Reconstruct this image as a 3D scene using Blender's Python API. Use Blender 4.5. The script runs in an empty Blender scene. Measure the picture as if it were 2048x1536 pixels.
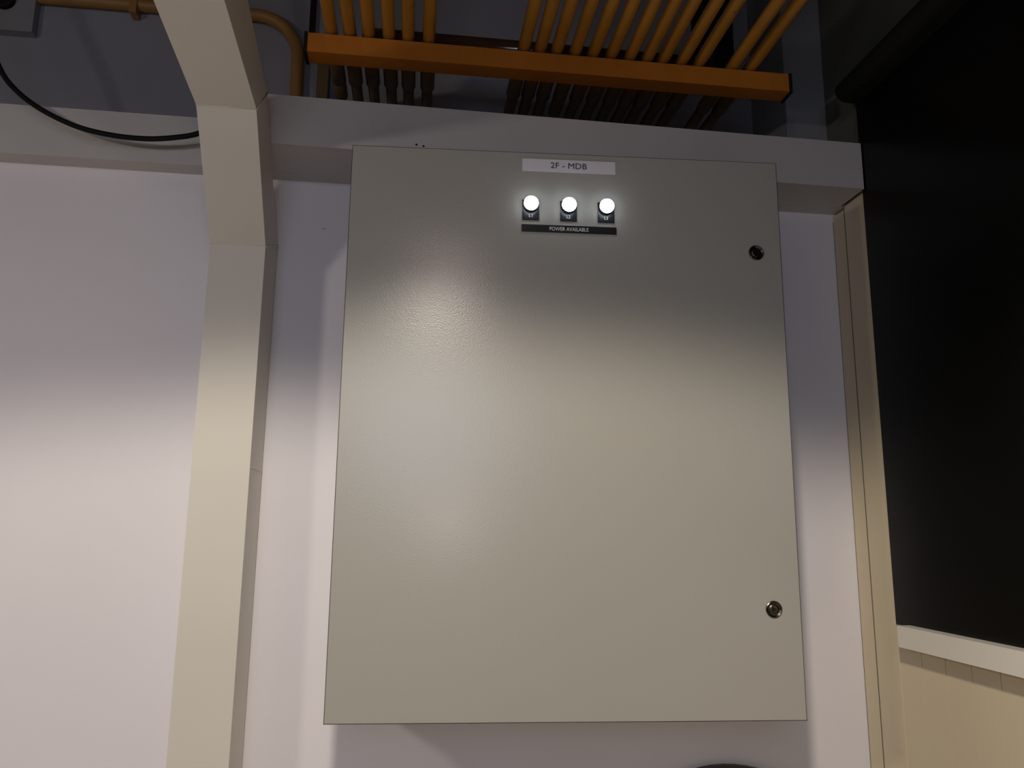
import bpy, bmesh, math, random
from mathutils import Vector, Matrix
random.seed(4)
S = bpy.context.scene
C = S.collection
EYE = 1.6                      # camera height above the floor (metres)

# ------------------------------------------------------------------ camera
cam = bpy.data.cameras.new('camera'); cam.sensor_width = 36; cam.lens = 27.07
cam.clip_start = .01
camo = bpy.data.objects.new('camera', cam); C.objects.link(camo)
yaw, pitch, roll = -.1265, .1816, .0097
f = Vector((-math.sin(yaw)*math.cos(pitch), math.cos(yaw)*math.cos(pitch), math.sin(pitch)))
r0 = Vector((math.cos(yaw), math.sin(yaw), 0)); u0 = r0.cross(f)
r = r0*math.cos(roll) + u0*math.sin(roll); u = u0*math.cos(roll) - r0*math.sin(roll)
M = Matrix((r, u, -f)).transposed().to_4x4(); M.translation = (0, 0, EYE)
camo.matrix_world = M
S.camera = camo

# ------------------------------------------------------------------ world, lamps, exposure
w = bpy.data.worlds.new('world'); S.world = w; w.use_nodes = True
w.node_tree.nodes['Background'].inputs[0].default_value = (.6, .65, .8, 1)
w.node_tree.nodes['Background'].inputs[1].default_value = .004
S.view_settings.view_transform = 'Standard'; S.view_settings.look = 'None'
S.view_settings.gamma = 1; S.view_settings.exposure = 0
S.view_settings.use_curve_mapping = False

def lamp(name, kind, loc, power, col, rot=(0, 0, 0), **kw):
    l = bpy.data.lights.new(name, kind); l.energy = power; l.color = col
    for k, v in kw.items(): setattr(l, k, v)
    o = bpy.data.objects.new(name, l); C.objects.link(o); o.location = loc; o.rotation_euler = rot
    return o
CEIL = 3.02
# warm shaded lamp: its shade cuts the light off in a wide cone (the edge across the enclosure door)
lamp('warm_lamp', 'SPOT', (-.105, -.12, EYE+.915), 73, (1, .90, .74), spot_size=math.radians(144.2), spot_blend=.19, shadow_soft_size=.06)
# the little that the shade lets through
lamp('warm_lamp_glow', 'POINT', (-.06, -.12, EYE+.91), 3.2, (1, .78, .74), shadow_soft_size=.05)
# second lamp, further to the left and lower, facing down and forward
lamp('left_lamp', 'AREA', (-1.55, -.10, EYE+.57), 8.3, (1, .89, .80), rot=(math.radians(35), 0, math.radians(-40)), shape='DISK', size=.20)
# added soft bluish fill behind the viewer, with no fixture of its own
lamp('rear_fill', 'AREA', (-.3, -1.6, EYE+.5), 9.4, (.64, .76, 1), rot=(math.radians(55), 0, 0), shape='DISK', size=1.0)
# the phone's own lamp beside the lens
lamp('phone_light', 'POINT', (-.03, -.03, EYE+.005), 1.3, (1, .88, .84), shadow_soft_size=.012)

# ------------------------------------------------------------------ materials
def mat(name, col, rough=.5, metal=0, bump=0, bscale=200, var=0, vscale=6, spec=.5, emit=None, dirt=None):
    m = bpy.data.materials.new(name); m.use_nodes = True
    nt = m.node_tree; b = nt.nodes['Principled BSDF']
    b.inputs['Base Color'].default_value = (*col, 1); b.inputs['Roughness'].default_value = rough
    b.inputs['Metallic'].default_value = metal; b.inputs['Specular IOR Level'].default_value = spec
    tc = nt.nodes.new('ShaderNodeNewGeometry')
    src = tc.outputs['Position']
    last = None
    if var:
        n = nt.nodes.new('ShaderNodeTexNoise'); n.inputs['Scale'].default_value = vscale; n.inputs['Detail'].default_value = 5
        nt.links.new(src, n.inputs['Vector'])
        cr = nt.nodes.new('ShaderNodeValToRGB'); cr.color_ramp.elements[0].position = .3; cr.color_ramp.elements[1].position = .7
        cr.color_ramp.elements[0].color = (*[c*(1-var) for c in col], 1); cr.color_ramp.elements[1].color = (*[min(1, c*(1+var)) for c in col], 1)
        nt.links.new(n.outputs['Fac'], cr.inputs[0]); last = cr.outputs[0]
    if dirt:
        dcol, dscale, thr = dirt
        n = nt.nodes.new('ShaderNodeTexNoise'); n.inputs['Scale'].default_value = dscale; n.inputs['Detail'].default_value = 6; n.inputs['Roughness'].default_value = .7
        nt.links.new(src, n.inputs['Vector'])
        mr = nt.nodes.new('ShaderNodeMapRange'); mr.inputs[1].default_value = thr; mr.inputs[2].default_value = thr+.12
        nt.links.new(n.outputs['Fac'], mr.inputs[0])
        mx = nt.nodes.new('ShaderNodeMix'); mx.data_type = 'RGBA'
        nt.links.new(mr.outputs[0], mx.inputs[0])
        if last: nt.links.new(last, mx.inputs[6])
        else: mx.inputs[6].default_value = (*col, 1)
        mx.inputs[7].default_value = (*dcol, 1); last = mx.outputs[2]
    if last: nt.links.new(last, b.inputs['Base Color'])
    if bump:
        n = nt.nodes.new('ShaderNodeTexNoise'); n.inputs['Scale'].default_value = bscale; n.inputs['Detail'].default_value = 3
        nt.links.new(src, n.inputs['Vector'])
        bp = nt.nodes.new('ShaderNodeBump'); bp.inputs['Strength'].default_value = 1; bp.inputs['Distance'].default_value = bump
        nt.links.new(n.outputs['Fac'], bp.inputs['Height']); nt.links.new(bp.outputs[0], b.inputs['Normal'])
    if emit:
        b.inputs['Emission Color'].default_value = (*emit[0], 1); b.inputs['Emission Strength'].default_value = emit[1]
    return m
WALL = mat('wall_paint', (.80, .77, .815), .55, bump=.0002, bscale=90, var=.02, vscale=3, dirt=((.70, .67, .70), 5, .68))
UPWALL = mat('upper_wall_dimmed', (.29, .28, .315), .6, bump=.0002, bscale=90, var=.08, vscale=4)  # bluish grey wall, darkened further for the missing light above the beam
EDGE_DARK = mat('door_shadow_and_scuff', (.06, .055, .045), .8)  # dark tone for the shadow line round the door, and the wall scuff
SEAL = mat('joint_sealant', (.10, .085, .065), .8)
BEAM = mat('beam_paint', (.53, .505, .495), .5, bump=.00015, bscale=120, var=.03, vscale=7, dirt=((.42, .39, .38), 8, .66))
RIB = mat('column_paint', (.66, .63, .57), .45, bump=.00015, bscale=80, var=.02, vscale=5)
CREAM = mat('cream_paint', (.72, .62, .44), .5, bump=.00015, bscale=120, var=.03, vscale=4)
SILL = mat('sill_paint', (.84, .80, .72), .4, var=.02)
BOX = mat('enclosure_paint', (.40, .388, .355), .22, bump=.00013, bscale=420, var=.02, vscale=2.5)
POSTM = mat('post_dim_grey', (.26, .26, .27), .6, var=.05)  # post grey darkened for the dim light up here; junction box shares it
SIDEUP = mat('upper_side_dimmed', (.13, .13, .11), .7, var=.05)  # side wall coloured dark here to stand for weak light above the beam
BOXSIDE = mat('enclosure_body_paint', (.50, .48, .44), .5, var=.02)
YEL = mat('yellow_enamel', (.45, .20, .026), .26, bump=.0002, bscale=60, var=.12, vscale=12, dirt=((.30, .12, .02), 14, .64))
YELT = mat('tray_enamel', (.45, .155, .018), .28, bump=.0001, bscale=60, var=.12, vscale=9, dirt=((.34, .13, .02), 22, .70))
SOCK = mat('socket_brown', (.16, .10, .04), .45, var=.1)
BROWN = mat('brown_conduit_paint', (.36, .18, .05), .5, var=.1, vscale=10)
BLACK = mat('black_gloss', (.004, .004, .0035), .3, spec=.2)
BLACKM = mat('black_matt', (.010, .010, .009), .7, spec=.2)
RUBBER = mat('cable_rubber', (.006, .006, .007), .6, spec=.15)
DARKP = mat('legend_plastic', (.012, .013, .018), .3)
PAPER = mat('label_paper', (.72, .68, .74), .6, var=.02, vscale=20)
STRIP = mat('engraved_black', (.008, .008, .008), .35)
INK = mat('printed_ink', (.012, .012, .014), .6)
WHITE = mat('white_lettering', (.80, .80, .80), .6)
LENS = mat('lit_lens', (.9, .95, 1), .3, emit=((.86, .95, 1), 11))
STEEL = mat('lock_steel', (.13, .115, .10), .27, metal=1)
DSTEEL = mat('dark_steel', (.05, .045, .04), .3, metal=1)
BEZ = mat('lamp_bezel', (.03, .03, .05), .3)
DARKFIX = mat('fixture_face', (.05, .055, .075), .4, var=.1)
DARKRIM = mat('fixture_rim', (.07, .055, .04), .5)
FLOOR = mat('floor_vinyl', (.50, .44, .39), .5, var=.1)
CEILM = mat('ceiling_dark', (.10, .10, .11), .8, var=.1)
ROOM = mat('room_paint', (.12, .11, .10), .7, var=.03)
GLOW = mat('lamp_glow', (1, .9, .8), .5, emit=((1, .86, .7), 3))

# ------------------------------------------------------------------ helpers (z given relative to the eye height)
def link(name, bm, m, parent=None, bevel=0, smooth=False):
    if bevel:
        es = [e for e in bm.edges if len(e.link_faces) == 2 and e.calc_face_angle(0) > .5]
        bmesh.ops.bevel(bm, geom=es, offset=bevel, segments=2, affect='EDGES', profile=.5)
    bmesh.ops.recalc_face_normals(bm, faces=bm.faces)
    me = bpy.data.meshes.new(name); bm.to_mesh(me); bm.free()
    if smooth:
        for p in me.polygons: p.use_smooth = True
    me.materials.append(m)
    o = bpy.data.objects.new(name, me); C.objects.link(o)
    if parent:
        o.parent = parent; o.matrix_parent_inverse = Matrix.Identity(4)
    return o
def box(bm, x0, x1, y0, y1, z0, z1):
    v = [bm.verts.new((x, y, z)) for x in (x0, x1) for y in (y0, y1) for z in (z0, z1)]
    for q in ((0, 1, 3, 2), (4, 6, 7, 5), (0, 4, 5, 1), (2, 3, 7, 6), (0, 2, 6, 4), (1, 5, 7, 3)):
        bm.faces.new([v[i] for i in q])
    return v
def prism(bm, ring0, ring1):
    a = [bm.verts.new(p) for p in ring0]; b = [bm.verts.new(p) for p in ring1]; n = len(a)
    for i in range(n): bm.faces.new((a[i], a[(i+1) % n], b[(i+1) % n], b[i]))
    bm.faces.new(a[::-1]); bm.faces.new(b)
def abox(name, x0, x1, y0, y1, z0, z1, m, parent=None, bevel=0):
    """box in absolute room coordinates"""
    bm = bmesh.new(); box(bm, x0, x1, y0, y1, z0, z1); return link(name, bm, m, parent, bevel)
def rbox(name, x0, x1, y0, y1, z0, z1, m, parent=None, bevel=0):
    return abox(name, x0, x1, y0, y1, z0+EYE, z1+EYE, m, parent, bevel)
def tube(bm, pts, rad, n=20, cap=True):
    """sweep a circle along a polyline"""
    pts = [Vector(p) for p in pts]; rings = []
    t0 = (pts[1]-pts[0]).normalized(); ref = Vector((1, 0, 0)) if abs(t0.x) < .8 else Vector((0, 0, 1))
    for i, p in enumerate(pts):
        t = ((pts[i+1]-p).normalized() if i < len(pts)-1 else Vector()) + ((p-pts[i-1]).normalized() if i else Vector())
        t.normalize(); a = (ref - t*ref.dot(t)).normalized(); b = t.cross(a); ref = a
        rr = rad[i] if isinstance(rad, (list, tuple)) else rad
        rings.append([bm.verts.new(p + a*math.cos(2*math.pi*k/n)*rr + b*math.sin(2*math.pi*k/n)*rr) for k in range(n)])
    for A, B in zip(rings, rings[1:]):
        for k in range(n): bm.faces.new((A[k], A[(k+1) % n], B[(k+1) % n], B[k]))
    if cap:
        bm.faces.new(rings[0][::-1]); bm.faces.new(rings[-1])
def smooth_path(pts, sub=8):
    pts = [Vector(p) for p in pts]; out = []
    P = [pts[0]*2-pts[1]] + pts + [pts[-1]*2-pts[-2]]
    for i in range(1, len(P)-2):
        for k in range(sub):
            t = k/sub; a, b, c, d = P[i-1:i+3]
            out.append(.5*((2*b)+(c-a)*t+(2*a-5*b+4*c-d)*t*t+(3*b-a-3*c+d)*t**3))
    out.append(pts[-1]); return out
def lathe(bm, prof, n=32, M4=Matrix.Identity(4)):
    """profile of (radius, depth) turned about -Y (depth counts towards the viewer)"""
    rings = []
    for (rr, d) in prof:
        if rr < 1e-6: rings.append([bm.verts.new(M4 @ Vector((0, -d, 0)))])
        else: rings.append([bm.verts.new(M4 @ Vector((rr*math.cos(2*math.pi*k/n), -d, rr*math.sin(2*math.pi*k/n)))) for k in range(n)])
    for A, B in zip(rings, rings[1:]):
        for k in range(n):
            if len(A) == 1 and len(B) == 1: continue
            if len(B) == 1: bm.faces.new((A[k], A[(k+1) % n], B[0]))
            elif len(A) == 1: bm.faces.new((A[0], B[(k+1) % n], B[k]))
            else: bm.faces.new((A[k], A[(k+1) % n], B[(k+1) % n], B[k]))
def empty(name, loc=(0, 0, 0), rotz=0):
    o = bpy.data.objects.new(name, None); C.objects.link(o); o.location = loc; o.rotation_euler = (0, 0, rotz)
    o.empty_display_size = .05; return o
def tag(o, label, cat, group=None):
    o['label'] = label; o['category'] = cat
    if group: o['group'] = group
    return o
def struct(o): o['kind'] = 'structure'; return o
def rebase(o, loc):
    """move an object's origin without moving its mesh"""
    o.data.transform(Matrix.Translation(-Vector(loc))); o.location = loc; return o
def text(name, s, height, loc, m, parent, width=None, mirror=False):
    cu = bpy.data.curves.new(name, 'FONT'); cu.body = s; cu.size = 1; cu.align_x = 'CENTER'; cu.align_y = 'CENTER'; cu.extrude = 0; cu.resolution_u = 4
    t = bpy.data.objects.new('t', cu); C.objects.link(t)
    bpy.context.view_layer.update()
    me = bpy.data.meshes.new_from_object(t.evaluated_get(bpy.context.evaluated_depsgraph_get()))
    bpy.data.objects.remove(t)
    xs = [v.co.x for v in me.vertices]; ys = [v.co.y for v in me.vertices]
    w_, h_ = max(xs)-min(xs), max(ys)-min(ys); cx, cy = (max(xs)+min(xs))/2, (max(ys)+min(ys))/2
    sy = height/h_; sx = (width/w_) if width else sy
    for v in me.vertices: v.co = Vector(((v.co.x-cx)*sx, 0, (v.co.y-cy)*sy))
    bm = bmesh.new(); bm.from_mesh(me)
    g = bmesh.ops.extrude_face_region(bm, geom=bm.faces[:])
    bmesh.ops.translate(bm, vec=(0, -.0003, 0), verts=[e for e in g['geom'] if isinstance(e, bmesh.types.BMVert)])
    bpy.data.meshes.remove(me)
    o = link(name, bm, m, parent); o.location = loc; return o

# ------------------------------------------------------------------ the setting
XR = .952            # side wall plane
YW, YU = 1.587, 1.78  # lower wall plane, upper wall plane
struct(abox('floor', -2.7, XR+.15, -2.7, 1.95, -.1, 0, FLOOR))
struct(abox('ceiling', -2.7, XR+.15, -2.7, 1.95, CEIL+.05, CEIL+.15, CEILM))
wb = struct(abox('wall_back', -2.7, XR+.12, YW, YU+.02, 0, EYE+.80, WALL))
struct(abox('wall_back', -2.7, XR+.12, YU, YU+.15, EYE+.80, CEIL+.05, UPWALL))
struct(abox('wall_left', -2.8, -2.7, -2.7, 1.95, 0, CEIL+.05, ROOM))
struct(abox('wall_front', -2.7, XR+.15, -2.8, -2.7, 0, CEIL+.05, ROOM))
wr = struct(abox('wall_right', XR+.012, XR+.12, -2.7, YU+.02, 0, EYE+.80, CREAM))
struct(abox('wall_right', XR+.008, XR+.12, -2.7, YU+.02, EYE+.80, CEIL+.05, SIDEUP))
# reveal strips at the corner, then narrow vertical boards along the side wall
def joint(y, z1, x=XR-.0008, w=.0011):
    bm = bmesh.new(); box(bm, x, XR+.0125, y-w/2, y+w/2, 0, z1)
    return link('joint', bm, SEAL, wr)
def board(y0, y1, z0, z1, proud=.012, bev=.0015):
    bm = bmesh.new(); box(bm, XR+.012-proud, XR+.013, y0, y1, z0, z1)
    return link('board', bm, CREAM, wr, bevel=bev)
board(1.5402, 1.5855, 0, EYE+.712, .0125, .0005); joint(1.5395, EYE+.719); joint(1.5862, EYE+.70, w=.0014)
board(1.4625, 1.5388, 0, EYE+.7195, .0118, .0005)
yb = 1.461
for k in range(30):
    board(yb-.0645, yb, 0, EYE+(-.186 if yb < 1.40 else -.1835), .0108, .0010); yb -= .066

bm = bmesh.new(); box(bm, -.207, -.199, YW-.0006, YW+.0002, EYE+.6150, EYE+.6158)
link('scuff', bm, EDGE_DARK, wb)
# beams ------------------------------------------------------------
a = rbox('steel_beam', -2.7, XR+.011, 1.542, YW-.0005, .7195, .825, BEAM, bevel=.002)
tag(rebase(a, (-.9, 1.56, .7195+EYE)), 'long shallow pale grey beam against the wall, running left behind the column', 'beam')
bm = bmesh.new()
yf, yk = 1.446, 1.5415
prism(bm, [(-.388, yf, .732+EYE), (-.388, yk, .7205+EYE), (-.388, yk, .8285+EYE), (-.388, yf, .836+EYE)],
          [(.944, yf, .720+EYE), (.944, yk, .720+EYE), (.944, yk, .824+EYE), (.944, yf, .8255+EYE)])
bB = link('steel_beam', bm, BEAM, bevel=.0015)
tag(rebase(bB, (.33, 1.5, .725+EYE)), 'deeper pale grey beam directly above and behind the electrical enclosure', 'beam')
for (sx, sz) in ((-.014, .749), (0.0, .747)):
    bm = bmesh.new(); lathe(bm, [(.0022, 0), (.0022, .0008), (.0012, .0018), (0, .002)], 10, Matrix.Translation((sx, yf, sz+EYE)))
    s = link('screw_head', bm, DSTEEL, bB); s.matrix_parent_inverse = bB.matrix_world.inverted() if False else Matrix.Translation(-bB.location)

# column: a rib that bends over towards the room --------------------
col = empty('portal_column', (-.345, 1.52, 0))
tag(col, 'cream square-section column bending forward overhead, left of the electrical enclosure', 'column')
cx0, cx1 = -.398, -.2955
F = [(1.461, -EYE), (1.461, .524), (1.302, .721), (1.056, .7505), (.90, .79), (.0, 1.30), (-.2, 1.468)]
K = [(1.578, -EYE), (1.578, .570), (1.3775, .797), (1.183, .849), (.96, .885), (.06, 1.395), (-.02, 1.468)]
# rings: lower (0-1), middle (1-2), upper (2-..)
def seg(i0, i1, e0=0, e1=0):
    bm = bmesh.new(); rs = []
    for i in range(i0, i1+1):
        (fy, fz), (ky, kz) = F[i], K[i]
        rs.append([bm.verts.new(p) for p in ((cx0, fy, fz+EYE), (cx1, fy, fz+EYE), (cx1, ky, kz+EYE), (cx0, ky, kz+EYE))])
    for A, B in zip(rs, rs[1:]):
        for k in range(4): bm.faces.new((A[k], A[(k+1) % 4], B[(k+1) % 4], B[k]))
    bm.faces.new(rs[0][::-1]); bm.faces.new(rs[-1])
    o = link('section', bm, RIB, None, bevel=.0018)
    o.parent = col; o.matrix_parent_inverse = Matrix.Translation(-col.location); return o
seg(0, 1); seg(1, 2); seg(2, 3); seg(3, 5)
for z in (.10,):   # weld line on the column's side, low down
    bm = bmesh.new(); box(bm, cx1-.001, cx1+.0008, 1.464, 1.577, z+EYE-.001, z+EYE+.001)
    o = link('weld_seam', bm, RIB, col); o.matrix_parent_inverse = Matrix.Translation(-col.location)
for i in (1, 2):
    (fy, fz), (ky, kz) = F[i], K[i]
    bm = bmesh.new(); tube(bm, [(cx0-.0005, fy+.001, fz+EYE), (cx1+.0006, fy+.001, fz+EYE), (cx1+.0006, ky, kz+EYE)], .0016, 8)
    o = link('weld_seam', bm, RIB, col, smooth=True); o.matrix_parent_inverse = Matrix.Translation(-col.location)

# ------------------------------------------------------------------ the enclosure
EYAW = -.056
enc = empty('electrical_enclosure', (.2697, 1.3166, .184+EYE), EYAW)
tag(enc, 'large light grey wall-mounted electrical enclosure with closed door and three lit lamps', 'enclosure')
W, H = .797, 1.0
# local frame: x right, y into the wall, z up, door front at y=0
bm = bmesh.new()
# tray-shaped door with folded rim
box(bm, -W/2, W/2, 0, .0016, -H/2, H/2)
box(bm, -W/2, -W/2+.0016, .0016, .022, -H/2, H/2); box(bm, W/2-.0016, W/2, .0016, .022, -H/2, H/2)
box(bm, -W/2+.0016, W/2-.0016, .0016, .022, -H/2, -H/2+.0016); box(bm, -W/2+.0016, W/2-.0016, .0016, .022, H/2-.0016, H/2)
door = link('door', bm, BOX, enc)
bv = door.modifiers.new('b', 'BEVEL'); bv.width = .001; bv.segments = 2; bv.limit_method = 'ANGLE'
bm = bmesh.new()   # dark gasket gap behind the door
box(bm, -W/2+.006, W/2-.006, .018, .0235, -H/2+.006, H/2-.006); link('gasket', bm, BLACKM, enc)
bm = bmesh.new()   # body: back follows the wall, front follows the door
def wl(x, wy):  # local coords of a point whose room Y is wy at local x
    return (wy - enc.location.y - x*math.sin(EYAW))/math.cos(EYAW)
xl, xr_ = -W/2+.004, W/2-.004
zz0, zz1 = -H/2+.004, H/2-.004
prism(bm, [(xl, .024, zz0), (xr_, .024, zz0), (xr_, wl(xr_, 1.5865), zz0), (xl, wl(xl, 1.5865), zz0)],
          [(xl, .024, .02), (xr_, .024, .02), (xr_, wl(xr_, 1.5865), .02), (xl, wl(xl, 1.5865), .02)])
prism(bm, [(xl, .024, .02), (xr_, .024, .02), (xr_, wl(xr_, 1.445), .02), (xl, wl(xl, 1.445), .02)],
          [(xl, .024, zz1), (xr_, .024, zz1), (xr_, wl(xr_, 1.445), zz1), (xl, wl(xl, 1.445), zz1)])
link('body', bm, BOXSIDE, enc)
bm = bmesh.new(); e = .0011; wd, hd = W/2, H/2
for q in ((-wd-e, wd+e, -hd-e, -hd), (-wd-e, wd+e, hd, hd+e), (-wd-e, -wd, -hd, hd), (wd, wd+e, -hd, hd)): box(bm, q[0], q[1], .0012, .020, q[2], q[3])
link('edge_shadow', bm, EDGE_DARK, enc)  # thin dark strips put in as the shadow line round the door
# locks
for i, (lx, lz) in enumerate(((.351, .319), (.351, -.321))):
    bm = bmesh.new()
    lathe(bm, [(.0142, 0), (.0142, .0018), (.0128, .0026), (.0108, .0012), (.0100, .0006), (0, .0006)], 36)
    lk = link('lock', bm, STEEL, enc, smooth=False); lk.location = (lx, -.0001, lz)
    bm = bmesh.new()
    lathe(bm, [(.0086, .0004), (.0086, .0022), (.0074, .0028), (.0066, .0014), (0, .0012)], 28)
    q = link('lock_barrel', bm, STEEL, lk)
    bm = bmesh.new()   # triangular key drive
    rr = .0042; pts = [(rr*math.cos(t+.5*i), rr*math.sin(t+.5*i)) for t in (math.pi/2, math.pi*7/6, math.pi*11/6)]
    prism(bm, [(x, -.0010, z) for x, z in pts], [(x, -.0031, z) for x, z in pts])
    link('key_drive', bm, DSTEEL, lk, bevel=.0006)
# name label
bm = bmesh.new(); box(bm, -.0865, .0885, -.0008, -.0001, .4635, .488)
nl = link('name_label', bm, PAPER, enc); nl['label'] = 'white paper label printed 2F - MDB'
text('lettering', '2F - MDB', .0112, (.0005, -.0009, .4765), INK, nl, width=.0680)
bm = bmesh.new(); box(bm, -.087, .0885, -.0014, -.0001, .3445, .3585)
pl = link('power_label', bm, STRIP, enc, bevel=.0003); pl['label'] = 'black engraved strip reading POWER AVAILABLE'
text('lettering', 'POWER AVAILABLE', .0070, (.0005, -.0015, .3515), WHITE, pl, width=.0720)
# pilot lamps with legend plates
for i, lx in enumerate((-.0705, -.0005, .0695)):
    bm = bmesh.new(); box(bm, -.0152, .0152, -.0022, -.0001, -.029, .010)
    lp = link('legend_plate', bm, DARKP, enc, bevel=.0008); lp.location = (lx, 0, .3960)
    bm = bmesh.new()   # raised insert frame
    for (a0, a1, b0, b1) in ((-.0125, .0125, -.0145, -.0137), (-.0125, .0125, -.0268, -.0260), (-.0125, -.0117, -.0268, -.0137), (.0117, .0125, -.0268, -.0137)):
        box(bm, a0, a1, -.0028, -.0020, b0, b1)
    link('insert_frame', bm, BEZ, lp)
    text('lettering', 'L%d' % (i+1), .0058, (0, -.0024, -.0208), WHITE, lp, width=.0066)
    bm = bmesh.new()
    lathe(bm, [(.0132, .010), (.0133, .0135), (.0120, .0165), (.0085, .0185), (.0042, .0194), (0, .0196)], 40)
    il = link('indicator_lamp', bm, LENS, enc, smooth=True); il.location = (lx, 0, .3955)
    il['label'] = 'round white lit lens'
    bm = bmesh.new(); lathe(bm, [(.0138, .001), (.0136, .008), (.0131, .0102), (.011, .0102)], 40)
    link('bezel', bm, BEZ, il, smooth=True)

# ------------------------------------------------------------------ yellow tray and conduits
tr = empty('conduit_tray', (.27, 1.446, .923+EYE))
tag(tr, 'long yellow steel channel with black end caps carrying the conduits above the beam', 'channel')
def atr(o, p): o.parent = p; o.matrix_parent_inverse = Matrix.Translation(-p.location); return o
atr(rbox('channel', -.236, .776, 1.426, 1.466, .9225, .9635, YELT, bevel=.0022), tr)
atr(rbox('end_cap', -.2425, -.2365, 1.4235, 1.468, .9195, .9645, BLACKM, bevel=.002), tr)
atr(rbox('end_cap', .7765, .7825, 1.4235, 1.468, .9195, .9645, BLACKM, bevel=.002), tr)
# saddle brackets standing behind the tray lip
for sx in (-.175, -.02, .10, .29, .45, .62, .745):
    bm = bmesh.new(); box(bm, sx-.008, sx+.008, 1.462, 1.4665, EYE+.955, EYE+.9645); atr(link('clip', bm, SOCK, None), tr)
# round support bar lying on the conduits
bm = bmesh.new(); tube(bm, [(-.135, 1.505, 1.0155+EYE), (.635, 1.505, 1.0155+EYE)], .0215, 24)
sb = link('support_bar', bm, mat('bar_brown', (.07, .03, .015), .14, var=.1), smooth=False)
for p in sb.data.polygons: p.use_smooth = len(p.vertices) == 4
tag(rebase(sb, (.25, 1.505, .994+EYE)), 'glossy dark brown round bar lying across the yellow conduits behind the channel', 'bar')

left = [-.192, -.155, -.117, -.077, -.038, .004]
right = [.201, .235, .270, .309, .348, .387, .427, .465, .500, .541, .580, .655, .695]
ordn = ['leftmost', 'second from left', 'third from left', 'fourth from left', 'fifth from left', 'sixth from left', 'seventh from left',
        'eighth from left', 'ninth from left', 'tenth from left', 'eleventh from left']
ZP = .9785
def conduit(x, i, label, group, capped=False, short=False):
    rt = empty('conduit', (x, 1.46, ZP-.013+EYE)); tag(rt, label, 'pipe', group)
    R_ = .0130; zc = ZP+EYE
    ry = 1.60
    bm = bmesh.new()
    dx = random.uniform(-.0008, .0008)
    if short: pts = [(x, 1.47, zc+.002), (x, 1.62, zc)]
    else:
        pts = [(x+dx*3, .86, CEIL+.05), (x+dx*3, .86, zc+.14)]
        for k in range(9):
            t = math.pi/2*k/8; pts.append((x+dx*3, 1.0-.14*math.cos(t), zc+.14-.14*math.sin(t)))
        pts += [(x+dx, 1.25, zc+.001), (x, 1.40, zc), (x, ry, zc)]
    tube(bm, pts, R_ if not short else .0115, 24); o = link('pipe', bm, YEL, None, smooth=False)
    for p in o.data.polygons: p.use_smooth = len(p.vertices) == 4
    atr(o, rt)
    # socket and the thinner tail that goes into the wall above the ledge
    bm = bmesh.new(); tube(bm, [(x, 1.520, zc), (x, 1.522, zc), (x, 1.612, zc), (x, 1.615, zc)], [.0135, .0158, .0158, .0135], 24)
    o = link('socket', bm, SOCK, None)
    for p in o.data.polygons: p.use_smooth = len(p.vertices) == 4
    if not short: atr(o, rt)
    else: bpy.data.objects.remove(o)
    bm = bmesh.new()
    tx = x-.004
    if capped: tube(bm, [(x, 1.612, zc), (x, 1.675, zc), (x, 1.686, zc), (x, 1.692, zc)], [.0145, .0145, .011, .004], 24)
    else: tube(bm, [(x, 1.60, zc), (x, 1.63, zc), (x, 1.70, zc), (x, YU, zc)], .0122, 24)
    o = link('tail', bm, SOCK, None)
    for p in o.data.polygons: p.use_smooth = len(p.vertices) == 4
    atr(o, rt)
gl = 'yellow conduits in the left bunch above the channel'; gr = 'yellow conduits in the right bunch above the channel'
for i, x in enumerate(left):
    conduit(x, i, 'yellow conduit, %s of the six in the left bunch over the channel' % ordn[i], gl, capped=(i == 0))
for i, x in enumerate(right):
    if i < 11: lb = 'yellow conduit, %s of the eleven close-set ones in the right bunch' % ordn[i]
    elif i == 11: lb = 'yellow conduit, left one of the pair nearest the channel right end'
    else: lb = 'yellow conduit, right one of the pair nearest the channel right end'
    conduit(x, i, lb, gr, capped=(i == 3))

# conduit along the upper wall, left, bending down to the beam
bm = bmesh.new()
pth = [(-2.69, 1.764, 1.222), (-1.2, 1.764, 1.221), (-.66, 1.764, 1.2245), (-.417, 1.764, 1.226)]
pth += [(-.417+.105*math.sin(t), 1.764, 1.121+.105*math.cos(t)) for t in [math.pi/2*k/10 for k in range(1, 11)]] + [(-.310, 1.764, 1.0), (-.308, 1.764, .80)]
tube(bm, [(x, y, z+EYE) for x, y, z in pth], .0150, 20); o = link('wall_conduit', bm, BROWN)
for p in o.data.polygons: p.use_smooth = len(p.vertices) == 4
tag(rebase(o, (-.308, 1.764, .80+EYE)), 'brown conduit along the upper left wall bending down beside the channel left end', 'pipe')
for cx_ in (-.698, -1.35):
    bm = bmesh.new(); box(bm, cx_-.008, cx_+.008, 1.746, 1.779, 1.194+EYE, 1.240+EYE)
    k = link('clip', bm, BROWN, None, bevel=.002); k.parent = o; k.matrix_parent_inverse = Matrix.Translation(-o.location)
o = rbox('wall_duct', -.290, -.277, 1.765, 1.7795, 1.12, 1.46, BLACKM, bevel=.001)
tag(rebase(o, (-.283, 1.77, 1.12+EYE)), 'thin black vertical duct on upper wall left of the conduits', 'duct')
o = rbox('wall_duct', -.260, -.2335, 1.740, 1.7795, .801, 1.119, SOCK, bevel=.002)
tag(rebase(o, (-.247, 1.77, .801+EYE)), 'short dark brown vertical duct rising behind the channel left end', 'duct')
o = rbox('wall_duct', .70, .80, 1.742, 1.7795, 1.19, 1.40, BLACKM, bevel=.002)
tag(rebase(o, (.75, 1.77, 1.19+EYE)), 'short dark box on the upper wall behind the right-hand conduits', 'duct')
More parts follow.
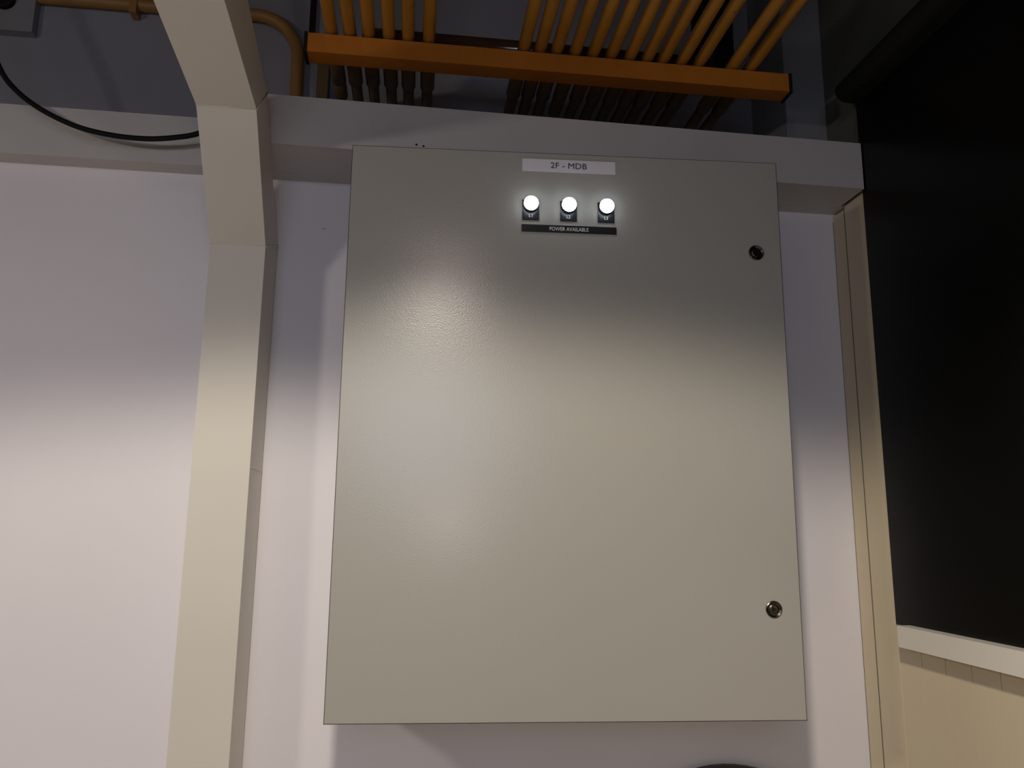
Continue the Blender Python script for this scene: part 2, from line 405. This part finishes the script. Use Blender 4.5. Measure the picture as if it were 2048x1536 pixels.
o = rbox('upper_post', .859, XR+.0075, 1.600, 1.7795, .801, CEIL+.05-EYE, POSTM, bevel=.0015)
tag(rebase(o, (.905, 1.69, .801+EYE)), 'grey square post standing on the ledge above the beam right end', 'post')
o = rbox('junction_box', -1.06, -.918, 1.755, 1.7795, 1.125, 1.28, POSTM, bevel=.004)
tag(rebase(o, (-.98, 1.75, 1.125+EYE)), 'pale junction box on the upper wall at the top left corner', 'junction box')
bm = bmesh.new(); lathe(bm, [(.024, 0), (.024, .012), (.019, .015), (.016, .010), (0, .010)], 24, Matrix.Translation((-.985, 1.755, 1.20+EYE)))
k = link('gland', bm, BLACKM, None, smooth=False); k.parent = o; k.matrix_parent_inverse = Matrix.Translation(-o.location)

# drooping black cable, top left
bm = bmesh.new()
pts = [(-1.06, 1.50, 1.42), (-1.00, 1.50, 1.25), (-.935, 1.50, 1.09), (-.875, 1.5, .972), (-.835, 1.5, .880), (-.801, 1.5, .835), (-.750, 1.5, .797), (-.682, 1.5, .766), (-.615, 1.5, .752), (-.549, 1.5, .749),
       (-.493, 1.5, .756), (-.446, 1.5, .770), (-.419, 1.5, .800), (-.414, 1.5, .850), (-.422, 1.5, .905), (-.440, 1.5, .960), (-.47, 1.5, 1.04), (-.50, 1.5, 1.15), (-.54, 1.5, 1.42)]
tube(bm, smooth_path([(x, y, z+EYE) for x, y, z in pts], 6), .0052, 12); o = link('black_cable', bm, RUBBER, smooth=True)
tag(rebase(o, (-.549, 1.5, .744+EYE)), 'thick black cable drooping in a curve across the upper left beam', 'cable')

# ------------------------------------------------------------------ black panel on the side wall, with its sill
bp_ = empty('wall_board', (XR, .8, -.183+EYE))
tag(bp_, 'large black glossy panel on the side wall, with a protruding rounded head', 'board')
o = atr(rbox('panel_face', XR-.0055, XR+.0075, -1.2, 1.456, -.1825, .93, BLACK, bevel=.001), bp_)
bm = bmesh.new()   # rounded head box, profile in X-Z extruded along Y
pr = [(XR+.0075, .9195), (.922, .9195)] + [(.917-.024*math.sin(t), .9435-.024*math.cos(t)) for t in [math.pi*k/12 for k in range(0, 10)]] + [(.915, .972), (XR+.0075, 1.00)]
prism(bm, [(x, 1.446, z+EYE) for x, z in pr], [(x, -1.2, z+EYE) for x, z in pr])
atr(link('head_box', bm, BLACKM, None), bp_)
o = rbox('window_sill', XR-.032, XR+.0075, -1.25, 1.4125, -.2185, -.1795, SILL, bevel=.0015)
tag(rebase(o, (XR, .8, -.2255+EYE)), 'white sill ledge under the black panel at the lower right', 'sill')

# dark round-topped fixture whose top just shows under the enclosure
bm = bmesh.new(); Mx = Matrix.Translation((.636, 1.5868, -.4655-.27+EYE))
lathe(bm, [(.270, 0), (.270, .012), (.266, .016), (.260, .016), (.258, .008)], 72, Mx)
o = link('round_fixture', bm, DARKRIM, bevel=0)
bm = bmesh.new(); lathe(bm, [(.259, .001), (.259, .009), (0, .011)], 72, Mx)
k = link('face', bm, DARKFIX, None); 
tag(rebase(o, (.636, 1.5868, -.7355+EYE)), 'dark round rimmed disc on the wall below the enclosure, only its top showing', 'fixture')
k.parent = o; k.matrix_parent_inverse = Matrix.Translation(-o.location)

# lamp housings (outside the frame)
def shade(lx, ly, lz, rad, lb, top, tilt=None):
    o = empty('pendant_lamp', (lx, ly, lz)); tag(o, lb, 'lamp')
    bm = bmesh.new(); n = 32
    rings = [[bm.verts.new((rr*math.cos(2*math.pi*k/n), rr*math.sin(2*math.pi*k/n), z)) for k in range(n)] for rr, z in ((rad, -.0), (rad*.9, .03), (rad*.35, .075), (rad*.30, .075), (rad*.86, .03), (rad*.97, -.0))]
    for A, B in zip(rings, rings[1:]+rings[:1]):
        for k in range(n): bm.faces.new((A[k], A[(k+1) % n], B[(k+1) % n], B[k]))
    sh = link('shade', bm, BLACKM, o, smooth=True)
    if tilt: sh.rotation_euler = tilt
    bm = bmesh.new(); tube(bm, [(0, 0, .07), (0, 0, top-lz)], .008, 12); link('stem', bm, BLACKM, o, smooth=True)
    return o
shade(-.12, -.12, EYE+.92, .12, 'warm lamp with a dark shade hanging just in front of the viewer', CEIL+.05)
shade(-1.55, -.10, EYE+.60, .12, 'paler lamp with a dark shade hanging to the left of the viewer', CEIL+.05, (math.radians(35), 0, math.radians(-40)))
